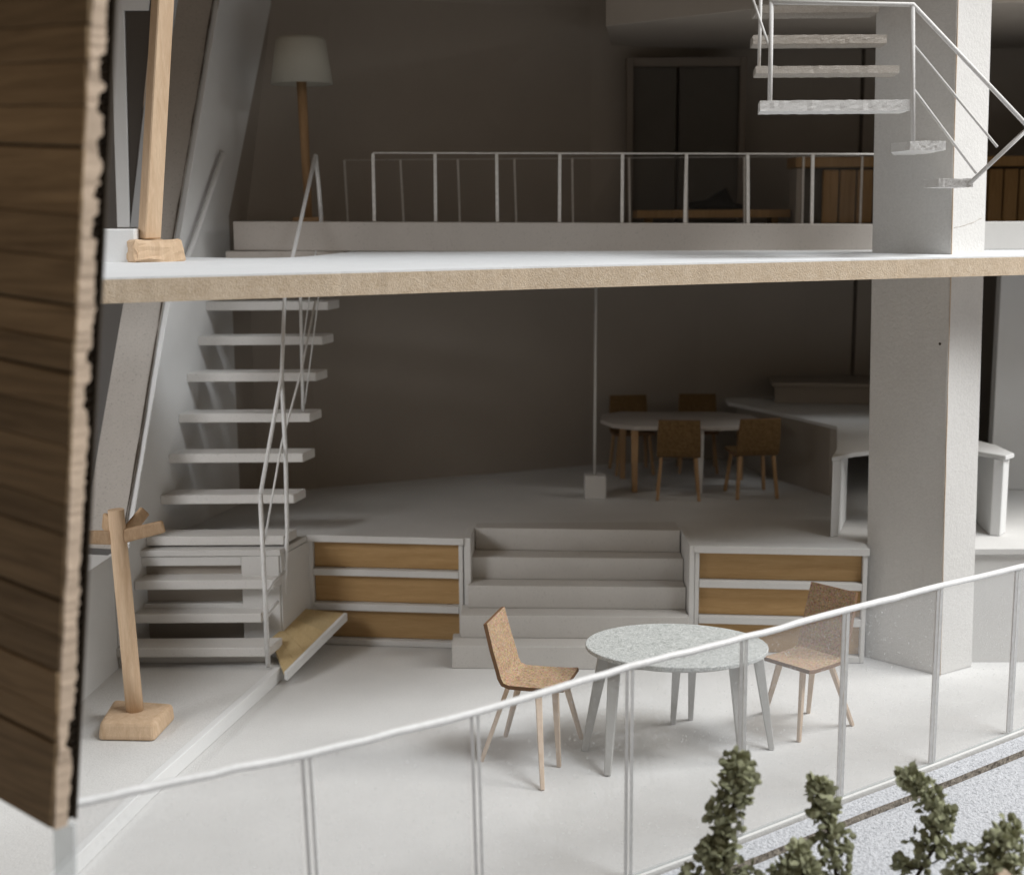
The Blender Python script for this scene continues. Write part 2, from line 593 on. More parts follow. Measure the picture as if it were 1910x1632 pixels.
mb.build('nick', M['stem'], t_)
mb = MB()
c0, c1 = V((3.316, 10.17, 0.004)), V((3.181, 10.17, 6.69))
mb.tube([lerp(c0, c1, f) for f in [i / 30 for i in range(31)]], 0.0045, 5, jitter=0.5)
mb.build('corner_seam', M['cardboard'], t_)

# ------------------------------------------------------------------ upper floor slab and back kerb
SZ0, SZ1 = 3.105, 3.245
t_ = thing('floor_slab', 'white upper floor slab with a raw tan board edge facing the front', 'floor slab', (0.5, 9.5, SZ0))
front = [(-2.75, 7.19), (-2.184, 7.44), (-1.09, 7.93), (0.156, 8.53), (1.968, 9.255), (3.646, 9.90), (5.0, 10.45)]
fr = []
for i in range(len(front) - 1):
    for k in range(24):
        f = k / 24
        p = lerp(front[i], front[i + 1], f)
        fr.append((p[0], p[1] + random.gauss(0, 0.0012)))
fr.append(front[-1])
hole = [(-1.36, 11.70), (-1.41, 11.55), (-1.50, 10.95), (-1.58, 10.62), (-1.68, 10.45), (-1.85, 10.34), (-2.1, 10.38), (-2.45, 10.60), (-2.60, 10.66), (-2.72, 10.62)]
body = fr + [(5.5, 11.0), (3.0, 11.47)] + hole + [(-2.85, 10.2), (-2.88, 9.55)]
mb = MB()
mb.prism(body, SZ0, SZ1 - 0.012)
mb.build('board_core', M['chip'], t_)
mb = MB()
mb.prism([(x, y + 0.004) for x, y in body], SZ1 - 0.0115, SZ1)
mb.build('top_sheet', M['slab_top'], t_)

t_ = thing('kerb', 'long pale kerb along the back of the upper floor under the thin railing', 'kerb', (0.3, 11.6, SZ1))
mb = MB()
KL, KR = (-2.36, 11.76), (3.05, 11.36)
mb.hexa([(*KL, 3.262), (*KR, 3.215), (KR[0] + .02, KR[1] + 0.45, 3.215), (KL[0] + .02, KL[1] + 0.4, 3.262)],
        [(*KL, 3.505), (*KR, 3.452), (KR[0] + .02, KR[1] + 0.45, 3.452), (KL[0] + .02, KL[1] + 0.4, 3.505)])
mb.build('kerb_body', M['kerb'], t_, bevel=0.006, seg=2)
mb = MB()
mb.prism([(-2.42, 11.70), (-1.42, 11.72), (-1.42, 12.0), (-2.42, 12.0)], 3.13, 3.255)
mb.build('ledge', M['kerb'], t_, bevel=0.005)
mb = MB()
mb.prism([(KL[0], 12.2), (3.2, 11.86), (5.9, 11.86), (5.9, 15.5), (-2.4, 15.5)], 3.2, 3.44)
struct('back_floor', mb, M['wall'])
mb = MB()
mb.hexa([(3.45, 11.2, 3.246), (5.6, 11.2, 3.246), (5.6, 11.5, 3.246), (3.45, 11.5, 3.246)],
        [(3.45, 11.2, 3.47), (5.6, 11.2, 3.47), (5.6, 11.5, 3.47), (3.45, 11.5, 3.47)])
tag(mb.build('kerb', M['card'], bevel=0.006), 'short bright kerb piece on the upper floor right of the column', 'kerb')

# thin railings on the kerb
def thin_railing(label, x0, x1, n_, y0, y1, z0a, z0b, h, r, lean=0.0):
    g_ = thing('thin_railing', label, 'railing', ((x0 + x1) / 2, (y0 + y1) / 2, z0a), 'thin railings at the back of the upper floor')
    tops = []
    for i in range(n_):
        f = i / (n_ - 1)
        x, y, z = x0 + (x1 - x0) * f, y0 + (y1 - y0) * f, z0a + (z0b - z0a) * f
        tp = (x + random.gauss(-lean, 0.008), y, z + h)
        tops.append(tp)
        mb = MB()
        mb.beam((x, y, z + 0.001), tp, r * 2)
        mb.build('post', M['thinrod'], g_)
    mb = MB()
    mb.tube([(x, y, z + r * 0.4) for x, y, z in tops], 0.008 if r > 0.01 else 0.003, 6)
    mb.build('top_rail', M['thinrod'], g_)
    for i in range(n_ - 1):
        mb = MB()
        a, b = V(tops[i]), V(tops[i + 1])
        mb.poly([(a.x + .012, a.y - .002, z0a + .012), (b.x - .012, b.y - .002, z0a - .0), (b.x - .012, b.y - .002, b.z - .012), (a.x + .012, a.y - .002, a.z - .012),
                 (a.x + .012, a.y + .002, z0a + .012), (b.x - .012, b.y + .002, z0a - .0), (b.x - .012, b.y + .002, b.z - .012), (a.x + .012, a.y + .002, a.z - .012)],
                [(0, 1, 2, 3), (4, 7, 6, 5), (0, 4, 5, 1), (1, 5, 6, 2), (2, 6, 7, 3), (3, 7, 4, 0)])
        mb.build('pane', M['clearback'], g_)


M['clearback'] = acrylic('thin_acrylic', 0.003, (1, 1, 1), False, 0.004)
thin_railing('front thin white post railing standing on the long kerb', -1.16, 3.03, 9, 11.78, 11.485, 3.50, 3.453, 0.565, 0.013, 0.0)
thin_railing('fainter rear thin post railing standing behind the long kerb', -1.53, 3.22, 10, 13.02, 12.75, 3.441, 3.441, 0.61, 0.0085, 0.012)

# ------------------------------------------------------------------ steps and shelf units
t_ = thing('steps', 'broad flight of five white steps up to the raised floor', 'steps', (0.45, 10.8, 0))
ys = [(10.41, 10.335), (10.615, 10.54), (10.825, 10.735), (11.03, 10.93), (11.265, 11.13)]
xl = [-0.488, -0.425, -0.37, -0.34, -0.315]
xr = [1.405, 1.405, 1.405, 1.405, 1.40]
for i in range(5):
    z0, z1 = i * RZ / 5, (i + 1) * RZ / 5
    mb = MB()
    yb = 11.9
    q = [(xl[i], ys[i][0]), (xr[i], ys[i][1]), (xr[i], ys[min(i + 1, 4)][1] + 0.12), (xl[i], ys[min(i + 1, 4)][0] + 0.12)]
    if i == 4:
        z1 += 0.003
        q[2], q[3] = (xr[i], 11.45), (xl[i], 11.45)
    mb.prism(q, z0 + 0.001, z1)
    mb.build('step', M['step'], t_, bevel=0.007, seg=2)
mb = MB()
mb.prism([(-0.40, 10.905), (-0.345, 10.90), (-0.32, 11.27), (-0.375, 11.30)], 0.0, RZ + 0.004)
mb.build('side_cheek', M['card'], t_, bevel=0.004)
mb = MB()
mb.prism([(1.41, 10.60), (1.452, 10.60), (1.452, 11.3), (1.41, 11.3)], 0.0, RZ + 0.004)
mb.build('side_cheek', M['card'], t_, bevel=0.004)


def shelf_unit(label, A, B, rows):
    u = thing('shelf_unit', label, 'shelf unit', ((A[0] + B[0]) / 2, (A[1] + B[1]) / 2, 0), 'shelf units beside the steps')
    a, b = V((*A, 0)), V((*B, 0))
    d = (b - a).normalized()
    nb = V((-d.y, d.x, 0))          # towards the back

    def bar(p, q, z0, z1, t0, t1, name, mat, bev=0.004):
        mb = MB()
        p, q = a + d * p, a + d * q
        mb.hexa([p + nb * t0 + V((0, 0, z0)), q + nb * t0 + V((0, 0, z0)), q + nb * t1 + V((0, 0, z0)), p + nb * t1 + V((0, 0, z0))],
                [p + nb * t0 + V((0, 0, z1)), q + nb * t0 + V((0, 0, z1)), q + nb * t1 + V((0, 0, z1)), p + nb * t1 + V((0, 0, z1))])
        return mb.build(name, mat, u, bevel=bev)
    L = (b - a).length
    bar(0, 0.035, 0.002, RZ - 0.056, 0, 0.14, 'side_board', M['card'])
    bar(L - 0.035, L, 0.002, RZ - 0.056, 0, 0.14, 'side_board', M['card'])
    bar(-0.01, L + 0.01, RZ - 0.054, RZ + 0.004, -0.012, 0.02, 'top_board', M['card'])
    for z0, z1 in rows[1]:
        bar(0.037, L - 0.037, z0, z1, -0.004, 0.12, 'shelf_board', M['card'])
    for z0, z1 in rows[0]:
        bar(0.037, L - 0.037, z0, z1, 0.055, 0.10, 'wood_panel', M['shelfwood'], 0.003)
    return u


rows = ([(0.660, 0.880), (0.366, 0.596), (0.058, 0.298)], [(0.600, 0.656), (0.302, 0.362), (0.004, 0.054)])
shelf_unit('shelf front of yellow wood panels left of the steps', (-1.70, 11.055), (-0.41, 10.90), rows)
shelf_unit('shelf front of yellow wood panels between the steps and the column', (1.455, 10.605), (2.80, 10.468), rows)

# plank ramp
t_ = thing('plank_bench', 'low sloping bench board of yellow planks beside the foot of the left stair', 'bench', (-1.75, 10.5, 0))
A0, A1, B0, B1 = V((-1.76, 10.05, 0.105)), V((-1.40, 10.92, 0.31)), V((-1.925, 10.44, 0.25)), V((-1.725, 10.97, 0.335))
for i in range(6):
    f0, f1 = i / 6 + 0.0015, (i + 1) / 6 - 0.0015
    q = [A0.lerp(A1, f0), A0.lerp(A1, f1), B0.lerp(B1, f1), B0.lerp(B1, f0)]
    mb = MB()
    mb.hexa([p - V((0, 0, 0.03)) for p in q], q)
    mb.build('plank', M['rampwood'], t_, bevel=0.002)
mb = MB()
o_ = V((0.03, -0.014, 0))
q = [A0, A0 + o_, A1 + o_, A1]
mb.hexa([(p.x, p.y, max(0.004, p.z - 0.062)) for p in q], [p + V((0, 0, 0.006)) for p in q])
mb.build('side_rail', M['smooth'], t_, bevel=0.003)

# ------------------------------------------------------------------ left stair
t_ = thing('staircase', 'open white staircase with floating treads along the left wall', 'staircase', (-2.4, 10.8, 0.1))
TR = [(-3.068, 10.151, 0.244, -1.845), (-2.995, 10.400, 0.44, -1.94), (-2.985, 10.44, 0.701, -1.84), (-2.934, 10.654, 1.005, -1.785),
      (-2.868, 10.905, 1.288, -1.737), (-2.826, 11.062, 1.601, -1.676), (-2.775, 11.255, 1.906, -1.637),
      (-2.732, 11.419, 2.227, -1.601), (-2.674, 11.637, 2.513, -1.568), (-2.630, 11.804, 2.797, -1.531)]
for i, (x, y, z, x2) in enumerate(TR):
    mb = MB()
    th = 0.075
    dpt = 0.25
    q = [(x, y), (x2 - 0.045, y + random.gauss(0, 0.012)), (x2 + 0.02, y + dpt), (x + 0.02, y + dpt)]
    if i == 1:
        q[2] = (x2 - 0.02, y + dpt)
    mb.prism(q, z - th / 2 - 0.012, z + th / 2 - 0.012)
    mb.build('tread', M['tread'], t_, bevel=0.006)
mb = MB()
mb.box((-3.0, 10.30, 0.102), (-1.93, 10.36, 0.205))
mb.build('footing', M['tread'], t_)

# railing of the left stair
def rods(name, lines, parent, r, mat=None, n_=6):
    for ln in lines:
        mb = MB()
        mb.tube(ln, r, n_, jitter=0.12)
        mb.build(name, mat or M['rod'], parent)


t_ = thing('stair_railing', 'thin white wire railing on the open side of the left stair', 'railing', (-1.85, 10.3, 0.25))
P0, P1, P2, P3 = (-1.905, 10.13, 1.485), (-1.80, 10.64, 2.32), (-1.83, 11.10, 2.95), (-1.665, 11.92, 4.06)
rods('post', [[(-1.895, 10.13, 0.12), (-1.90, 10.13, 0.8), P0]], t_, 0.020)
rods('post', [[(-1.85, 10.645, 0.42), (-1.80, 10.645, 1.05), (-1.79, 10.645, 1.7), P1]], t_, 0.018)
rods('post', [[(-1.745, 11.31, 1.94), (-1.74, 11.31, 2.6), (-1.735, 11.31, 3.10)]], t_, 0.014)
rods('post', [[(-1.62, 11.92, 3.255), (-1.645, 11.92, 3.8), P3]], t_, 0.018)
rods('handrail', [[P0, P1, P2, P3]], t_, 0.017)
rods('middle_rail', [[(-1.89, 10.15, 1.12), (-1.82, 10.64, 1.78), (-1.70, 11.0, 2.32), (-1.62, 11.35, 2.86)]], t_, 0.009)
rods('middle_rail', [[(-1.74, 11.32, 2.45), (-1.62, 11.9, 3.62)], [(-1.73, 11.32, 2.0), (-1.60, 11.9, 3.30)]], t_, 0.0065)
rods('bracket', [[(-1.89, 10.14, 0.52), (-1.87, 10.2, 0.56), (-1.83, 10.28, 0.60)], [(-1.89, 10.14, 0.70), (-1.86, 10.25, 0.76), (-1.80, 10.44, 0.79)]], t_, 0.014)

t_ = thing('wall_handrail', 'pale bar handrail fixed on the sloping left wall above the slab', 'handrail', (-2.6, 11.8, 3.3))
mb = MB()
ofs = -NO * 0.055
pa, pb = WP(12.13, 4.08) + ofs, WP(11.30, 3.05) + ofs
mb.tube([WP(12.18, 4.04) - NO * 0.003, WP(12.17, 4.09) - NO * 0.02, pa, pb], 0.024, 8)
mb.build('bar', M['smooth'], t_)

# ------------------------------------------------------------------ winding stair at the column
t_ = thing('winding_staircase', 'white rough cut winding stair hanging around the column at the top right', 'staircase', (2.4, 9.8, 3.8))


def rtread(pts, z0, z1, mat, name='tread'):
    mb = MB()
    mb.prism(pts, z0, z1)
    mb.build(name, mat, t_, rough=0.0014, cuts=5)


rtread([(1.676, 9.40), (2.683, 9.40), (2.70, 9.72), (1.72, 9.72)], 4.232, 4.302, M['frosty'])
rtread([(1.712, 9.80), (2.712, 9.80), (2.75, 10.12), (1.75, 10.12)], 4.515, 4.565, M['stained'])
rtread([(1.749, 10.15), (2.711, 10.15), (2.74, 10.45), (1.78, 10.45)], 4.755, 4.815, M['stained'])
rtread([(1.824, 10.50), (2.737, 10.50), (2.75, 10.82), (1.85, 10.82)], 5.015, 5.07, M['stained'])
rtread([(1.88, 10.85), (2.737, 10.85), (2.75, 11.2), (1.9, 11.2)], 5.27, 5.33, M['stained'])
rtread([(2.70, 9.43), (2.94, 9.42), (3.03, 10.15), (2.86, 10.40), (2.66, 9.75)], 3.972, 4.032, M['frosty'])
rtread([(2.965, 9.62), (3.195, 9.60), (3.235, 10.12), (3.13, 10.17), (2.93, 9.86)], 3.727, 3.785, M['frosty'])
rp0, rp1 = (1.739, 9.42, 4.94), (2.673, 9.40, 4.915)
rods('handrail', [[rp0, rp1, (3.47, 9.36, 4.115)]], t_, 0.0165, M['frosty'])
rods('post', [[(1.745, 9.42, 4.303), rp0], [(2.712, 9.40, 4.03), rp1], [(3.17, 9.60, 3.75), (3.47, 9.36, 4.115)]], t_, 0.0155, M['frosty'])
rods('middle_rail', [[(2.684, 9.40, 4.661), (3.308, 9.48, 3.993)], [(2.70, 9.40, 4.37), (3.20, 9.56, 3.82)]], t_, 0.0095, M['frosty'])
rods('handrail', [[rp0, (1.775, 10.0, 5.15), (1.86, 11.0, 5.8)]], t_, 0.0135, M['frosty'])
rods('middle_rail', [[(1.745, 9.43, 4.62), (1.70, 9.9, 5.02), (1.78, 10.8, 5.6)]], t_, 0.0095, M['frosty'])
rods('post', [[(1.76, 9.95, 4.567), (1.76, 9.95, 5.2)]], t_, 0.0125, M['frosty'])

# landing above
mb = MB()
mb.prism([(0.85, 12.5), (2.0, 11.5), (2.0, 11.25), (4.4, 11.25), (5.85, 11.9), (5.85, 14.4), (2.0, 14.3), (1.0, 13.9)], 5.18, 5.42)
tag(mb.build('landing', M['wall'], bevel=0.006), 'upper landing slab jutting from the back wall at the top', 'landing')

# ------------------------------------------------------------------ dark doorway, cabinet and bundle at the back
t_ = thing('double_door', 'dark double door in a plain frame in the back wall upstairs', 'door', (1.8, 14.2, 3.44))
for lo, hi, nm in (((1.165, 14.02, 3.441), (1.232, 14.16, 5.07), 'jamb'), ((2.296, 14.02, 3.441), (2.36, 14.16, 5.07), 'jamb'), ((1.234, 14.02, 4.985), (2.294, 14.16, 5.07), 'head')):
    mb = MB()
    mb.box(lo, hi)
    mb.build(nm, M['frame'], t_, bevel=0.004)
for lo, hi in (((1.236, 14.08, 3.443), (1.665, 14.12, 4.98)), ((1.70, 14.08, 3.443), (2.292, 14.12, 4.98))):
    mb = MB()
    mb.box(lo, hi)
    mb.build('door_leaf', M['dark_panel'], t_, bevel=0.004)

t_ = thing('slatted_cabinet', 'long wooden cabinet with upright slats behind the column upstairs', 'cabinet', (4.0, 13.0, 3.44))
mb = MB()
mb.box((2.66, 12.98, 3.96), (5.7, 13.4, 4.055))
mb.build('top_board', M['slatwood'], t_, bevel=0.006)
mb = MB()
mb.box((2.74, 13.08, 3.442), (5.65, 13.35, 3.955))
mb.build('carcass', M['dark_panel'], t_)
x = 2.93
while x < 5.55:
    wd = 0.14 + random.uniform(-0.012, 0.012)
    mb = MB()
    mb.box((x, 13.03, 3.444), (x + wd, 13.078, 3.94))
    mb.build('slat', M['slatwood'], t_, bevel=0.012, seg=2)
    x += wd + 0.013
mb = MB()
mb.box((2.68, 13.02, 3.442), (2.73, 13.35, 3.955))
mb.build('end_panel', M['wall'], t_)
t_ = thing('low_bench', 'low dark wooden bench board in front of the double door', 'bench', (2.0, 13.2, 3.44))
mb = MB()
mb.box((1.20, 13.15, 3.50), (2.66, 13.6, 3.575))
mb.build('seat', M['slatwood'], t_, bevel=0.006)
for x in (1.3, 2.5):
    mb = MB()
    mb.box((x, 13.25, 3.442), (x + 0.06, 13.5, 3.499))
    mb.build('leg', M['slatwood'], t_)
mb = MB()
bmesh.ops.create_icosphere(mb.bm, subdivisions=3, radius=1)
for v_ in mb.bm.verts:
    c = v_.co
    hx = 0.042 + 0.035 * math.exp(-((c.x - 0.25) / 0.5) ** 2) + 0.03 * math.exp(-((c.x - 0.35) / 0.16) ** 2)
    lump = 1 + 0.12 * math.sin(7 * c.x + 3 * c.y) + 0.08 * math.sin(11 * c.y + 5 * c.z)
    v_.co = V((1.95 + c.x * 0.27 * lump, 13.36 + c.y * 0.11 * lump, 3.579 + max(c.z + 0.35, 0) * hx * 1.35 * lump))
tag(mb.build('bundle', M['black'], smooth=True), 'small black crumpled bundle lying on the low wooden bench upstairs', 'bundle')

# ------------------------------------------------------------------ lamps
def floor_lamp(name, label, base, top, shade=True):
    pass


t_ = thing('floor_lamp', 'floor lamp with white drum shade and tapered wooden stem behind the kerb', 'lamp', (-1.80, 12.35, 3.44))
mb = MB()
mb.tube([(-1.805, 12.35, 3.442), (-1.805, 12.35, 3.535)], 0.14, 24)
mb.build('base', M['lampwood'], t_, bevel=0.008)
mb = MB()
mb.tube([(-1.80, 12.35, 3.53), (-1.815, 12.35, 4.1), (-1.835, 12.35, 4.95)], 0.032, 12, 0.046)
mb.build('stem', M['lampwood'], t_)
mb = MB()
nn = 48
rg = []
for (rr, z) in ((0.272, 4.685), (0.218, 5.05), (0.20, 5.082), (0.17, 5.085), (0.255, 4.69)):
    rg.append([mb.bm.verts.new((-1.825 + rr * math.cos(2 * PI * i / nn), 12.35 + rr * math.sin(2 * PI * i / nn), z)) for i in range(nn)])
for A, B in zip(rg, rg[1:] + rg[:1]):
    for i in range(nn):
        mb.bm.faces.new((A[i], A[(i + 1) % nn], B[(i + 1) % nn], B[i])).smooth = True
mb.bm.faces.new(rg[3])
mb.build('lamp_shade', M['linen'], t_)

t_ = thing('post_stand', 'leaning square pine post on a chunky block at the left end of the slab', 'stand', (-2.55, 9.6, SZ1))
mb = MB()
cx, cy = -2.575, 9.80
q = []
for ang, rx in ((-98, 0.24), (-6, 0.28), (80, 0.24), (170, 0.31)):
    q.append((cx + rx * math.cos(math.radians(ang)), cy + rx * math.sin(math.radians(ang))))
mb.hexa([(x, y, SZ1 + 0.001) for x, y in q], [(x + (cx - x) * 0.1, y + (cy - y) * 0.1, SZ1 + 0.155) for x, y in q])
mb.build('base', M['pine'], t_, bevel=0.02, seg=2, rough=0.005, cuts=2)
mb = MB()
top = V((-2.33, 9.80, 5.6))
bot = V((-2.565, cy, SZ1 + 0.158))
q = [(0.088 * math.cos(math.radians(a_)), 0.088 * math.sin(math.radians(a_))) for a_ in (-95, -5, 85, 175)]
mb.hexa([(bot.x + x, bot.y + y, bot.z) for x, y in q], [(top.x + x * .95, top.y + y * .95, top.z) for x, y in q])
mb.build('post', M['pine'], t_, bevel=0.008)

t_ = thing('coat_stand', 'pale wooden coat stand with crossed arms on the low platform', 'coat stand', (-2.6, 8.95, 0.1))
mb = MB()
q = [(-2.79, 8.70), (-2.395, 8.675), (-2.355, 9.08), (-2.82, 9.18)]
mb.hexa([(x, y, 0.101) for x, y in q], [(-2.6 + (x + 2.6) * 0.95, 8.95 + (y - 8.93) * 0.90, 0.222) for x, y in q])
mb.build('base', M['pine'], t_, bevel=0.03, seg=3)
mb = MB()
mb.tube([(-2.60, 8.95, 0.222), (-2.612, 8.95, 0.5), (-2.622, 8.95, 0.8), (-2.634, 8.95, 1.1), (-2.644, 8.95, 1.35), (-2.655, 8.95, 1.63)], 0.060, 16, 0.054, jitter=0.025)
mb.build('pole', M['pine'], t_)
for p, q, ww in (((-2.63, 8.94, 1.445), (-2.325, 8.90, 1.525), 0.085), ((-2.66, 8.94, 1.44), (-2.90, 8.90, 1.455), 0.09),
                 ((-2.63, 8.97, 1.42), (-2.50, 9.10, 1.59), 0.085), ((-2.67, 8.98, 1.46), (-2.79, 9.12, 1.52), 0.12)):
    mb = MB()
    mb.beam(p, q, 0.036, ww * 1.1, 0.036, ww)
    mb.build('arm', M['armwood'], t_, bevel=0.014, seg=2)

t_ = thing('pole_lamp', 'thin white pole rising from a small white cube in the dark back room', 'lamp', (0.77, 12.43, RZ))
mb = MB()
mb.box((0.672, 12.40, RZ + 0.001), (0.868, 12.58, RZ + 0.215))
mb.build('base', M['card'], t_, bevel=0.006)
mb = MB()
mb.tube([(0.765, 12.49, RZ + 0.216), (0.768, 12.49, 2.0), (0.772, 12.49, 3.104)], 0.0125, 8)
mb.build('pole', M['card'], t_)

# ------------------------------------------------------------------ curved desk
t_ = thing('desk', 'large curved white desk with folded end panels behind the column', 'desk', (3.3, 11.2, RZ))
arc = [(2.575, 10.83), (2.80, 11.02), (3.05, 11.15), (3.35, 11.22), (3.6, 11.20), (3.8, 11.08), (3.975, 10.83)]
top = arc + [(4.09, 10.95), (4.08, 11.35), (3.95, 11.75), (4.3, 13.2), (3.6, 14.3), (2.25, 14.3), (2.235, 14.0), (2.573, 13.375), (2.982, 12.40), (2.70, 11.2)]
mb = MB()
mb.prism(top, RZ + 0.635, RZ + 0.672)
mb.build('desk_top', M['smooth'], t_, bevel=0.006)
mb = MB()
mb.prism([(2.59, 10.86), (2.665, 10.90), (2.86, 11.45), (2.80, 11.47)], RZ + 0.001, RZ + 0.634)
mb.build('end_panel', M['smooth'], t_, bevel=0.006)
mb = MB()
mb.prism([(3.905, 10.90), (3.975, 10.86), (4.07, 11.0), (4.02, 11.45), (3.96, 11.45)], RZ + 0.001, RZ + 0.634)
mb.build('end_panel', M['smooth'], t_, bevel=0.006)
mb = MB()
mb.box((3.35, 11.32, RZ + 0.001), (3.903, 11.36, RZ + 0.09))
mb.build('foot_rail', M['smooth'], t_, bevel=0.004)
mb = MB()
mb.prism([(2.95, 12.5), (3.02, 12.5), (2.66, 13.38), (2.40, 14.1), (2.34, 14.08), (2.59, 13.36)], RZ + 0.001, RZ + 0.634)
mb.build('front_board', M['wall'], t_)  # added dark board standing in for the shade under the open desk
t_ = thing('back_counter', 'pale raised counter along the back wall above the desk', 'counter', (3.3, 14.0, RZ))
mb = MB()
mb.prism([(2.70, 13.9), (4.6, 13.6), (4.6, 13.72), (2.72, 14.02)], RZ + 0.674, RZ + 0.85)
mb.build('front_board', M['wall'], t_, bevel=0.004)
mb = MB()
mb.prism([(2.66, 13.86), (4.62, 13.56), (4.62, 14.48), (2.72, 14.4)], RZ + 0.852, RZ + 0.89)
mb.build('counter_top', M['wall'], t_, bevel=0.005)


# ------------------------------------------------------------------ chairs and tables
def shell_mesh(mb, width, depth, h, back_h, lean):
    """bent cork shell: backrest, bend and seat as one sheet (x forward)"""
    th = 0.026
    prof = [(-depth / 2 - lean, h + back_h), (-depth / 2 - lean * 0.55, h + back_h * 0.55), (-depth / 2 - lean * 0.19, h + 0.10),
            (-depth / 2 - lean * 0.05, h + 0.045), (-depth / 2 + 0.012, h + 0.012), (-depth / 2 + 0.05, h + 0.0), (0.0, h + 0.0),
            (depth / 2 - 0.03, h + 0.006), (depth / 2 + 0.03, h + 0.014)]
    n_ = len(prof)
    inner, outer = [], []
    for i, (x, z) in enumerate(prof):
        a_, b_ = prof[max(i - 1, 0)], prof[min(i + 1, n_ - 1)]
        d = V((b_[0] - a_[0], b_[1] - a_[1])).normalized()
        nn_ = V((-d.y, d.x))
        inner.append((x, z))
        outer.append((x - nn_.x * th, z - nn_.y * th))
    hw = []
    for i in range(n_):
        f = i / (n_ - 1)
        k_ = width / 2 * (0.94 if i == 0 else (0.985 if i in (1, n_ - 1) else 1.0))
        hw.append(k_)
    vs = []
    for s_ in (-1, 1):
        for L in (inner, outer):
            for i, (x, z) in enumerate(L):
                vs.append((x, s_ * hw[i], z))
    I = lambda s_, L, i: (s_ * 2 + L) * n_ + i
    fs = []
    for i in range(n_ - 1):
        fs.append((I(0, 0, i), I(1, 0, i), I(1, 0, i + 1), I(0, 0, i + 1)))
        fs.append((I(0, 1, i), I(0, 1, i + 1), I(1, 1, i + 1), I(1, 1, i)))
    e = []
    for i in range(n_ - 1):
        e.append((I(0, 0, i), I(0, 0, i + 1), I(0, 1, i + 1), I(0, 1, i)))
        e.append((I(1, 0, i), I(1, 1, i), I(1, 1, i + 1), I(1, 0, i + 1)))
    e.append((I(0, 0, 0), I(0, 1, 0), I(1, 1, 0), I(1, 0, 0)))
    e.append((I(0, 0, n_ - 1), I(1, 0, n_ - 1), I(1, 1, n_ - 1), I(0, 1, n_ - 1)))
    bv = [mb.bm.verts.new(v_) for v_ in vs]
    for f in fs:
        mb.bm.faces.new([bv[i] for i in f]).smooth = False
    for f in e:
        mb.bm.faces.new([bv[i] for i in f]).material_index = 1


def chair(label, loc, yaw, width, depth, h, back_h, lean, legs, group, legw=0.045, shell='cork', lm='beech'):
    c = thing('chair', label, 'chair', loc, group, world=False, rotz=yaw)
    mb = MB()
    shell_mesh(mb, width, depth, h, back_h, lean)
    mb.build('seat_shell', [M[shell], M['corkedge']], c)
    for tp, ft in legs:
        mb = MB()
        mb.beam((*ft, 0.001), (*tp, h - 0.024), legw * 0.6, None, legw)
        mb.build('leg', M[lm], c, bevel=0.004)
    return c


def local(loc, yaw, p):
    x, y = p[0] - loc[0], p[1] - loc[1]
    return (x * math.cos(yaw) + y * math.sin(yaw), -x * math.sin(yaw) + y * math.cos(yaw))


loc, yaw = (0.165, 8.635, 0), math.radians(-16)
feet = [(-0.215, 8.56), (-0.057, 8.99), (0.178, 8.095), (0.295, 8.461), (0.467, 8.935)]
tops = [(-0.03, 8.56), (0.06, 8.80), (0.16, 8.42), (0.27, 8.45), (0.33, 8.74)]
chair('cork shell chair facing right, left of the round table', loc, yaw, 0.43, 0.38, 0.555, 0.40, 0.10,
      [(local(loc, yaw, a), local(loc, yaw, b)) for a, b in zip(tops, feet)], 'chairs at the round table')
loc, yaw = (2.0, 9.0, 0), math.radians(221)
feet = [(1.946, 8.863), (2.125, 9.40), (2.383, 9.151), (1.82, 9.42)]
tops = [(1.95, 8.82), (2.10, 9.17), (2.17, 9.0), (1.84, 9.03)]
chair('cork shell chair turned to the left, right of the round table', loc, yaw, 0.40, 0.36, 0.545, 0.45, 0.12,
      [(local(loc, yaw, a), local(loc, yaw, b)) for a, b in zip(tops, feet)], 'chairs at the round table')

# round table
t_ = thing('round_table', 'round table with a pale fibre patterned top and splayed grey legs', 'table', (1.09, 8.78, 0))
mb = MB()
nn = 72
z0, z1 = 0.695, 0.722
el = []
for i in range(nn):
    a_ = 2 * PI * i / nn
    el.append((1.09 + 0.607 * math.cos(a_) * (1 + 0.012 * math.sin(2 * a_)), 8.785 + 0.47 * math.sin(a_) - 0.03 * math.cos(a_)))
mb.prism(el, z0, z1)
mb.build('tabletop', M['tabletop'], t_, bevel=0.004)
mb = MB()
mb.prism([(1.09 + (x - 1.09) * 0.80, 8.785 + (y - 8.785) * 0.74) for x, y in el], 0.645, 0.694)
mb.build('apron', M['tableleg'], t_)
for tp, ft, ww in (((0.62, 8.80), (0.474, 8.727), 0.085), ((0.665, 8.58), (0.602, 8.315), 0.085), ((1.14, 9.06), (1.125, 9.202), 0.07),
                   ((1.24, 9.05), (1.261, 9.282), 0.07), ((1.46, 8.62), (1.50, 8.49), 0.10), ((1.63, 8.80), (1.735, 8.728), 0.075)):
    mb = MB()
    mb.beam((*ft, 0.001), (*tp, 0.694), ww * 0.5, ww * 0.5, ww, ww * 0.6)
    mb.build('leg', M['tableleg'], t_, bevel=0.005)

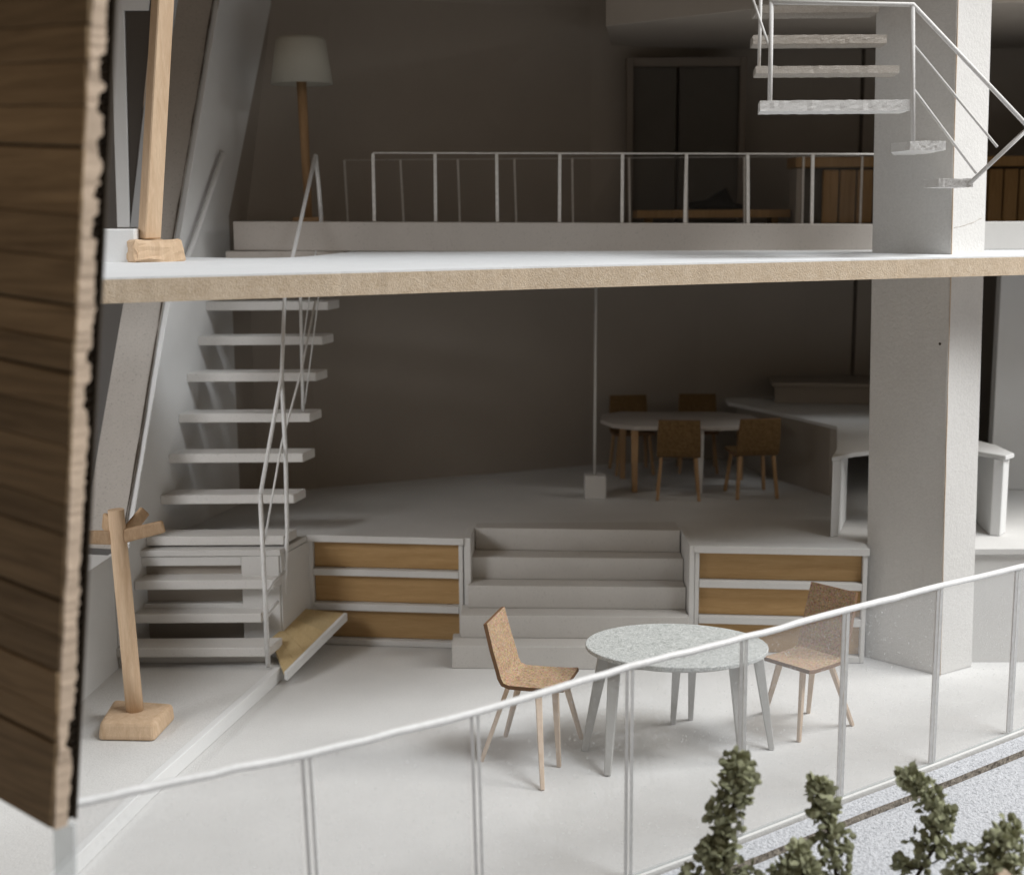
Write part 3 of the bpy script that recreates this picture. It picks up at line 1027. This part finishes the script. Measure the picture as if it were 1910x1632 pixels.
# back room table and chairs
t_ = thing('dining_table', 'pale dining table with four cork chairs in the dark back room', 'table', (1.62, 13.05, RZ))
mb = MB()
q = [(0.86, 13.1), (0.95, 12.82), (1.15, 12.66), (1.95, 12.60), (2.30, 12.66), (2.42, 12.95), (2.36, 13.35), (2.1, 13.55), (1.1, 13.6), (0.9, 13.45)]
mb.prism(q, RZ + 0.60, RZ + 0.64)
mb.build('tabletop', M['kerb'], t_, bevel=0.006)
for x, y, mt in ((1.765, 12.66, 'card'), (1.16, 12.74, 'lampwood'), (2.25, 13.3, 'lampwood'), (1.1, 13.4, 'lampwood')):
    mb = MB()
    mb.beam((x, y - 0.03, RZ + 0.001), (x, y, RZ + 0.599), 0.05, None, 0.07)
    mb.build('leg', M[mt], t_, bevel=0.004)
proto = None
spl = [((-0.15, -0.16), (-0.21, -0.19)), ((-0.15, 0.16), (-0.21, 0.19)), ((0.15, -0.15), (0.20, -0.19)), ((0.15, 0.15), (0.20, 0.19))]
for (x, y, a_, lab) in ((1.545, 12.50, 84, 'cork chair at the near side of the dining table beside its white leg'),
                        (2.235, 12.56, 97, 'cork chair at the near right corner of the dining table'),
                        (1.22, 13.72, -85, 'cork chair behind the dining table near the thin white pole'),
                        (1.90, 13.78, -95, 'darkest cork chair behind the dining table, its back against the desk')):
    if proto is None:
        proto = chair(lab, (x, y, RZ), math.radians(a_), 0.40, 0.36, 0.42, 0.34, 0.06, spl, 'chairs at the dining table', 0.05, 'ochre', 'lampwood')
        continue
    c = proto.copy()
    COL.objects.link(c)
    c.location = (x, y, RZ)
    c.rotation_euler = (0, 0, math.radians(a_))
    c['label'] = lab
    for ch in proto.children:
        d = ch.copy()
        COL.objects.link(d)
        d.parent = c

# ------------------------------------------------------------------ window left of the sloping wall
t_ = thing('window', 'narrow wedge shaped window with white bars at the upper left', 'window', (-3.0, 11.0, 3.45))
mb = MB()
mb.wallpoly([(-3.13, 11.0, 3.47), (-3.03, 11.0, 3.47), (-2.96, 11.0, 6.3), (-3.075, 11.0, 6.3)], (0, 0.06, 0))
mb.build('bar', M['smooth'], t_, bevel=0.004)
mb = MB()
mb.wallpoly([(-3.03, 11.02, 3.47), (-2.70, 11.02, 5.60), (-2.965, 11.02, 5.60)], (0, 0.01, 0))
mb.build('pane', M['darkglass'], t_)
mb = MB()
mb.wallpoly([(-3.028, 11.0, 3.47), (-2.95, 11.0, 3.47), (-2.575, 11.0, 5.25), (-2.36, 11.0, 6.3), (-2.55, 11.0, 6.3)], (0, 0.08, 0))
mb.build('sloping_bar', M['outer'], t_, bevel=0.004)
mb = MB()
mb.wallpoly([(-3.0, 10.99, 5.13), (-2.80, 10.99, 5.13), (-2.68, 10.99, 5.8), (-2.98, 10.99, 5.8)], (0, 0.03, 0))
mb.build('head', M['smooth'], t_)
mb = MB()
mb.box((-3.45, 9.66, 3.0), (-2.63, 9.95, 3.475))
tag(mb.build('parapet', M['smooth'], bevel=0.008), 'short white parapet block behind the pine post on the slab', 'wall')

# ------------------------------------------------------------------ facade board (foreground left)
t_ = thing('facade_board', 'dark wood plank facade on torn corrugated cardboard at the left edge', 'facade', (-1.75, 5.0, 1.2))
FD = V((-0.773, 0.633, 0.05))
FT = V((0.633, 0.773, 0))


def edge_pt(z):
    return V((-1.788 + 0.105 * (z - 1.23), 5.0, z))


vs_ = [1545, 1370, 1309, 1230, 1160, 1089, 962, 904, 794, 725, 658, 600, 535, 450, 372, 252, 180, 103, 40, -60, -160, -260]
zz = [1.23 + (1545 - v_) * (4.333 - 1.231) / 1545 for v_ in vs_]
deep = {1370, 1089, 658, 535, 252}
for i in range(len(zz) - 1):
    z0, z1 = zz[i], zz[i + 1]
    gap0 = 0.006 if vs_[i] in deep else 0.0015
    gap1 = 0.006 if vs_[i + 1] in deep else 0.0015
    dz = random.uniform(-0.004, 0.004)
    a0, a1 = edge_pt(z0 + gap0), edge_pt(z1 - gap1)
    j0, j1 = random.uniform(0.0, 0.018), random.uniform(0.0, 0.018)
    mb = MB()
    fr_ = -FT * (0.013 + dz)
    q = [a0 + FD * j0, a1 + FD * j1, a1 + FD * 1.6, a0 + FD * 1.6]
    mb.wallpoly([p + fr_ for p in q], FT * (0.012 + dz))
    mb.build('plank', M['facade'], t_, bevel=0.003)
mb = MB()
a0, a1 = edge_pt(zz[0] + 0.004), edge_pt(zz[-1])
mb.wallpoly([a0 + FD * 0.03 - FT * 0.0008, a1 + FD * 0.03 - FT * 0.0008, a1 + FD * 1.55 - FT * 0.0008, a0 + FD * 1.55 - FT * 0.0008], FT * 0.0006)
mb.build('dark_backing', M['stem'], t_)
# cardboard: torn front liner, flutes, back liner
mb = MB()
N_ = 230
lz = [zz[0] - 0.005 + (zz[-1] - zz[0]) * i / N_ for i in range(N_ + 1)]
A, B, C_, D_ = [], [], [], []
w_, nt = 0.0, 0
for z in lz:
    w_ = 0.80 * w_ + random.gauss(0, 0.0042)
    nt = max(0, nt - 1) if nt else (random.randint(3, 7) if random.random() < 0.035 else 0)
    e0 = edge_pt(z)
    tear = FD * (0.006 + w_ * 0.6)
    A.append(e0 + FD * 1.5 + FT * 0.001)
    B.append(e0 + tear + FT * 0.001)
    C_.append(e0 + tear * 0.6 + FT * (0.060 + w_ * 0.7 + random.gauss(0, 0.003) - (0.022 if nt else 0)))
    D_.append(e0 + FD * 1.5 + FT * 0.058)
for i in range(N_):
    for P, Q in ((A, B), (B, C_), (C_, D_), (D_, A)):
        mb.poly([P[i], Q[i], Q[i + 1], P[i + 1]], [(0, 1, 2, 3)])
bmesh.ops.remove_doubles(mb.bm, verts=mb.bm.verts[:], dist=1e-5)
for idx in (0, N_):
    mb.poly([A[idx], B[idx], C_[idx], D_[idx]], [(0, 1, 2, 3)])
mb.build('torn_liner', M['cardboard'], t_)
mb = MB()
NF = 200
for i in range(NF):
    z0 = zz[0] + (zz[-1] - zz[0]) * i / NF
    z1 = zz[0] + (zz[-1] - zz[0]) * (i + 1) / NF
    t0, t1 = (0.066, 0.096) if i % 2 == 0 else (0.096, 0.066)
    p, q = edge_pt(z0) + FT * t0 + FD * 0.02, edge_pt(z1) + FT * t1 + FD * 0.02
    mb.poly([p, q, q + FD * 1.4, p + FD * 1.4], [(0, 1, 2, 3)])
mb.build('fluting', M['stem'], t_)
mb = MB()
e0, e1 = edge_pt(zz[0]), edge_pt(zz[-1])
mb.wallpoly([e0 + FT * 0.098 + FD * 0.012, e1 + FT * 0.098 + FD * 0.012, e1 + FT * 0.098 + FD * 1.5, e0 + FT * 0.098 + FD * 1.5], FT * 0.008)
mb.build('back_liner', M['stem'], t_)
mb = MB()
mb.beam((-1.845, 5.13, -0.072), (-1.775, 5.07, 1.222), 0.085, 0.03)
tag(mb.build('acrylic_post', M['clearpost'], bevel=0.004), 'clear acrylic post under the wood facade board', 'post')

# ------------------------------------------------------------------ glass railing along the front edge
t_ = thing('glass_railing', 'long white railing with clear panes along the front edge of the floor', 'railing', (0.8, 7.1, 0))
hts = [1.195, 1.19, 1.175, 1.18, 1.20, 1.20, 1.205, 1.20, 1.185, 1.18, 1.18]
fine = []
for i in range(len(RAIL) - 1):
    for k in range(6):
        f = k / 6
        p = lerp((*RAIL[i], hts[i]), (*RAIL[i + 1], hts[i + 1]), f)
        fine.append((p[0] + random.gauss(0, .0015), p[1], p[2] + random.gauss(0, 0.0022)))
fine.append((*RAIL[-1], hts[-1]))
mb = MB()
mb.tube(fine, 0.021, 8, jitter=0.06)
mb.build('top_rail', M['rod'], t_)
mb = MB()
lo = shift(RAIL, 0.0)
for a, b in zip(lo, lo[1:]):
    mb.beam((*a, 0.007), (*b, 0.007), 0.012, 0.012)
mb.build('bottom_rail', M['clearpost'], t_)
lean = [0.0, 0, 0.03, 0.02, 0.0, 0.0, 0.0, 0.0, 0.0, 0, 0]
for i in range(1, len(RAIL) - 1):
    x, y = RAIL[i]
    if i == 1:
        continue
    d = V((RAIL[i + 1][0] - RAIL[i - 1][0], RAIL[i + 1][1] - RAIL[i - 1][1], 0)).normalized()
    wr, gp = 0.010, 0.018
    for s_ in (-1, 1):
        mb = MB()
        mb.beam((x + d.x * s_ * gp + lean[i], y + d.y * s_ * gp, 0.016), (x + d.x * s_ * gp, y + d.y * s_ * gp, hts[i] - 0.012), 0.017, 0.022, 0.017, 0.024)
        mb.build('post', M['rod'], t_)
for i in range(len(RAIL) - 1):
    if i == 1:
        continue
    a = V((*RAIL[i], 0))
    b = V((*RAIL[i + 1 if i else 2], 0))
    d = (b - a).normalized()
    nn_ = V((d.y, -d.x, 0)) * 0.003
    a, b = a + d * 0.032, b - d * 0.032
    i2 = i + 1 if i else 2
    q = [a + V((0, 0, 0.018)), b + V((0, 0, 0.018)), b + V((0, 0, hts[i2] - 0.026)), a + V((0, 0, hts[i] - 0.026))]
    mb = MB()
    mb.wallpoly([p - nn_ for p in q], nn_ * 2)
    mb.build('pane', M['pane'], t_)

# ------------------------------------------------------------------ shrubs in front
def shrub(label, base, spine, n_leaf, spread, size=0.062):
    s_ = thing('shrub', label, 'shrub', base, 'dried model shrubs in front of the railing')
    base = V(base)
    pts = [base] + [V(p) for p in spine]
    mb = MB()
    mb.tube(pts, 0.013, 6, 0.006, jitter=0.15)
    clumps = []
    L_ = len(pts) - 1
    nb_ = n_leaf // 11
    for k in range(nb_):
        f = (0.20 + 0.80 * k / (nb_ - 1)) * L_
        i = min(int(f), L_ - 1)
        p = pts[i].lerp(pts[i + 1], f - i)
        sp_ = spread * (0.7 + 2.4 * (1 - f / L_)) * random.uniform(0.25, 1.35)
        ang = k * 2.4 + random.uniform(-.5, .5)
        e = p + V((math.cos(ang) * sp_, math.sin(ang) * sp_, random.uniform(-0.005, 0.05)))
        mb.tube([p, p.lerp(e, 0.5) + V((0, 0, -0.008)), e], 0.006, 5, 0.003)
        clumps.append(e)
    clumps += [pts[-1], pts[-1] + V((0.015, 0, -0.02)), pts[-1].lerp(pts[-2], 0.3)]
    mb.build('stem', M['stem'], s_)
    mb = MB()
    for c in clumps:
        for k in range(random.randint(8, 15)):
            d = V((random.gauss(0, 1), random.gauss(0, 1), random.gauss(0.35, 1))).normalized()
            p = c + d * random.uniform(0.003, 0.030)
            L, Wd = size * random.uniform(0.6, 1.0), size * random.uniform(0.5, 0.85)
            side = d.cross(V((random.gauss(0, 1), random.gauss(0, 1), random.gauss(0, 1)))).normalized()
            nr = side.cross(d)
            vs2 = [p, p + d * L * .4 + side * Wd * .5 + nr * Wd * .22, p + d * L * .8 + side * Wd * .35 + nr * Wd * .15, p + d * L + nr * Wd * 0.1,
                   p + d * L * .8 - side * Wd * .35 + nr * Wd * .15, p + d * L * .4 - side * Wd * .5 + nr * Wd * .22,
                   p + d * L * .45 - nr * Wd * .2]
            mb.poly(vs2, [(0, 1, 6), (1, 2, 6), (2, 3, 6), (3, 4, 6), (4, 5, 6), (5, 0, 6), (0, 5, 4, 3, 2, 1)])
    o = mb.build('foliage', M['leaf'], s_)
    o['kind'] = 'stuff'
    return s_


GZ = -0.075
shrub('tall sage green shrub sprig in front of the round table, leftmost of the shrubs', (1.13, 6.5, GZ), [(1.09, 6.5, 0.15), (1.063, 6.5, 0.37), (1.105, 6.5, 0.62), (1.145, 6.5, 0.77), (1.112, 6.5, 0.82)], 420, 0.045)
shrub('low dense sage green shrub between the two tall sprigs', (1.40, 6.35, GZ), [(1.36, 6.4, 0.12), (1.40, 6.4, 0.28), (1.43, 6.4, 0.38)], 330, 0.075)
shrub('thin upright sage green sprig standing against the railing post', (1.68, 6.6, GZ), [(1.67, 6.6, 0.10), (1.645, 6.6, 0.345), (1.59, 6.6, 0.52), (1.55, 6.6, 0.69)], 300, 0.035)
shrub('leaning sage green shrub with bare dark lower stems', (2.02, 6.75, GZ), [(2.08, 6.7, 0.07), (2.20, 6.7, 0.30), (2.23, 6.7, 0.44), (2.12, 6.7, 0.60), (2.045, 6.7, 0.68)], 420, 0.042)
shrub('bushy sage green shrub behind the tan stone, rightmost of the shrubs', (2.30, 6.45, GZ), [(2.30, 6.4, 0.15), (2.39, 6.4, 0.36), (2.455, 6.4, 0.50)], 420, 0.07)
shrub('short sage green shrub at the foot of the leftmost sprig', (0.98, 6.45, GZ), [(0.97, 6.5, 0.10), (1.0, 6.5, 0.28), (1.02, 6.5, 0.40)], 260, 0.06)
mb = MB()
bmesh.ops.create_icosphere(mb.bm, subdivisions=4, radius=1)
for v_ in mb.bm.verts:
    c = v_.co
    k = 1 + 0.12 * math.sin(3.1 * c.x + 2 * c.z) + 0.07 * math.sin(7 * c.y + 4 * c.x) + 0.03 * math.sin(17 * c.z + 9 * c.x)
    v_.co = V((2.40 + c.x * 0.12 * k, 6.28 + c.y * 0.11 * k, 0.11 + c.z * 0.24 * k))
tag(mb.build('stone', M['cardboard'], smooth=True), 'tan upright stone among the shrubs at the lower right corner', 'stone')
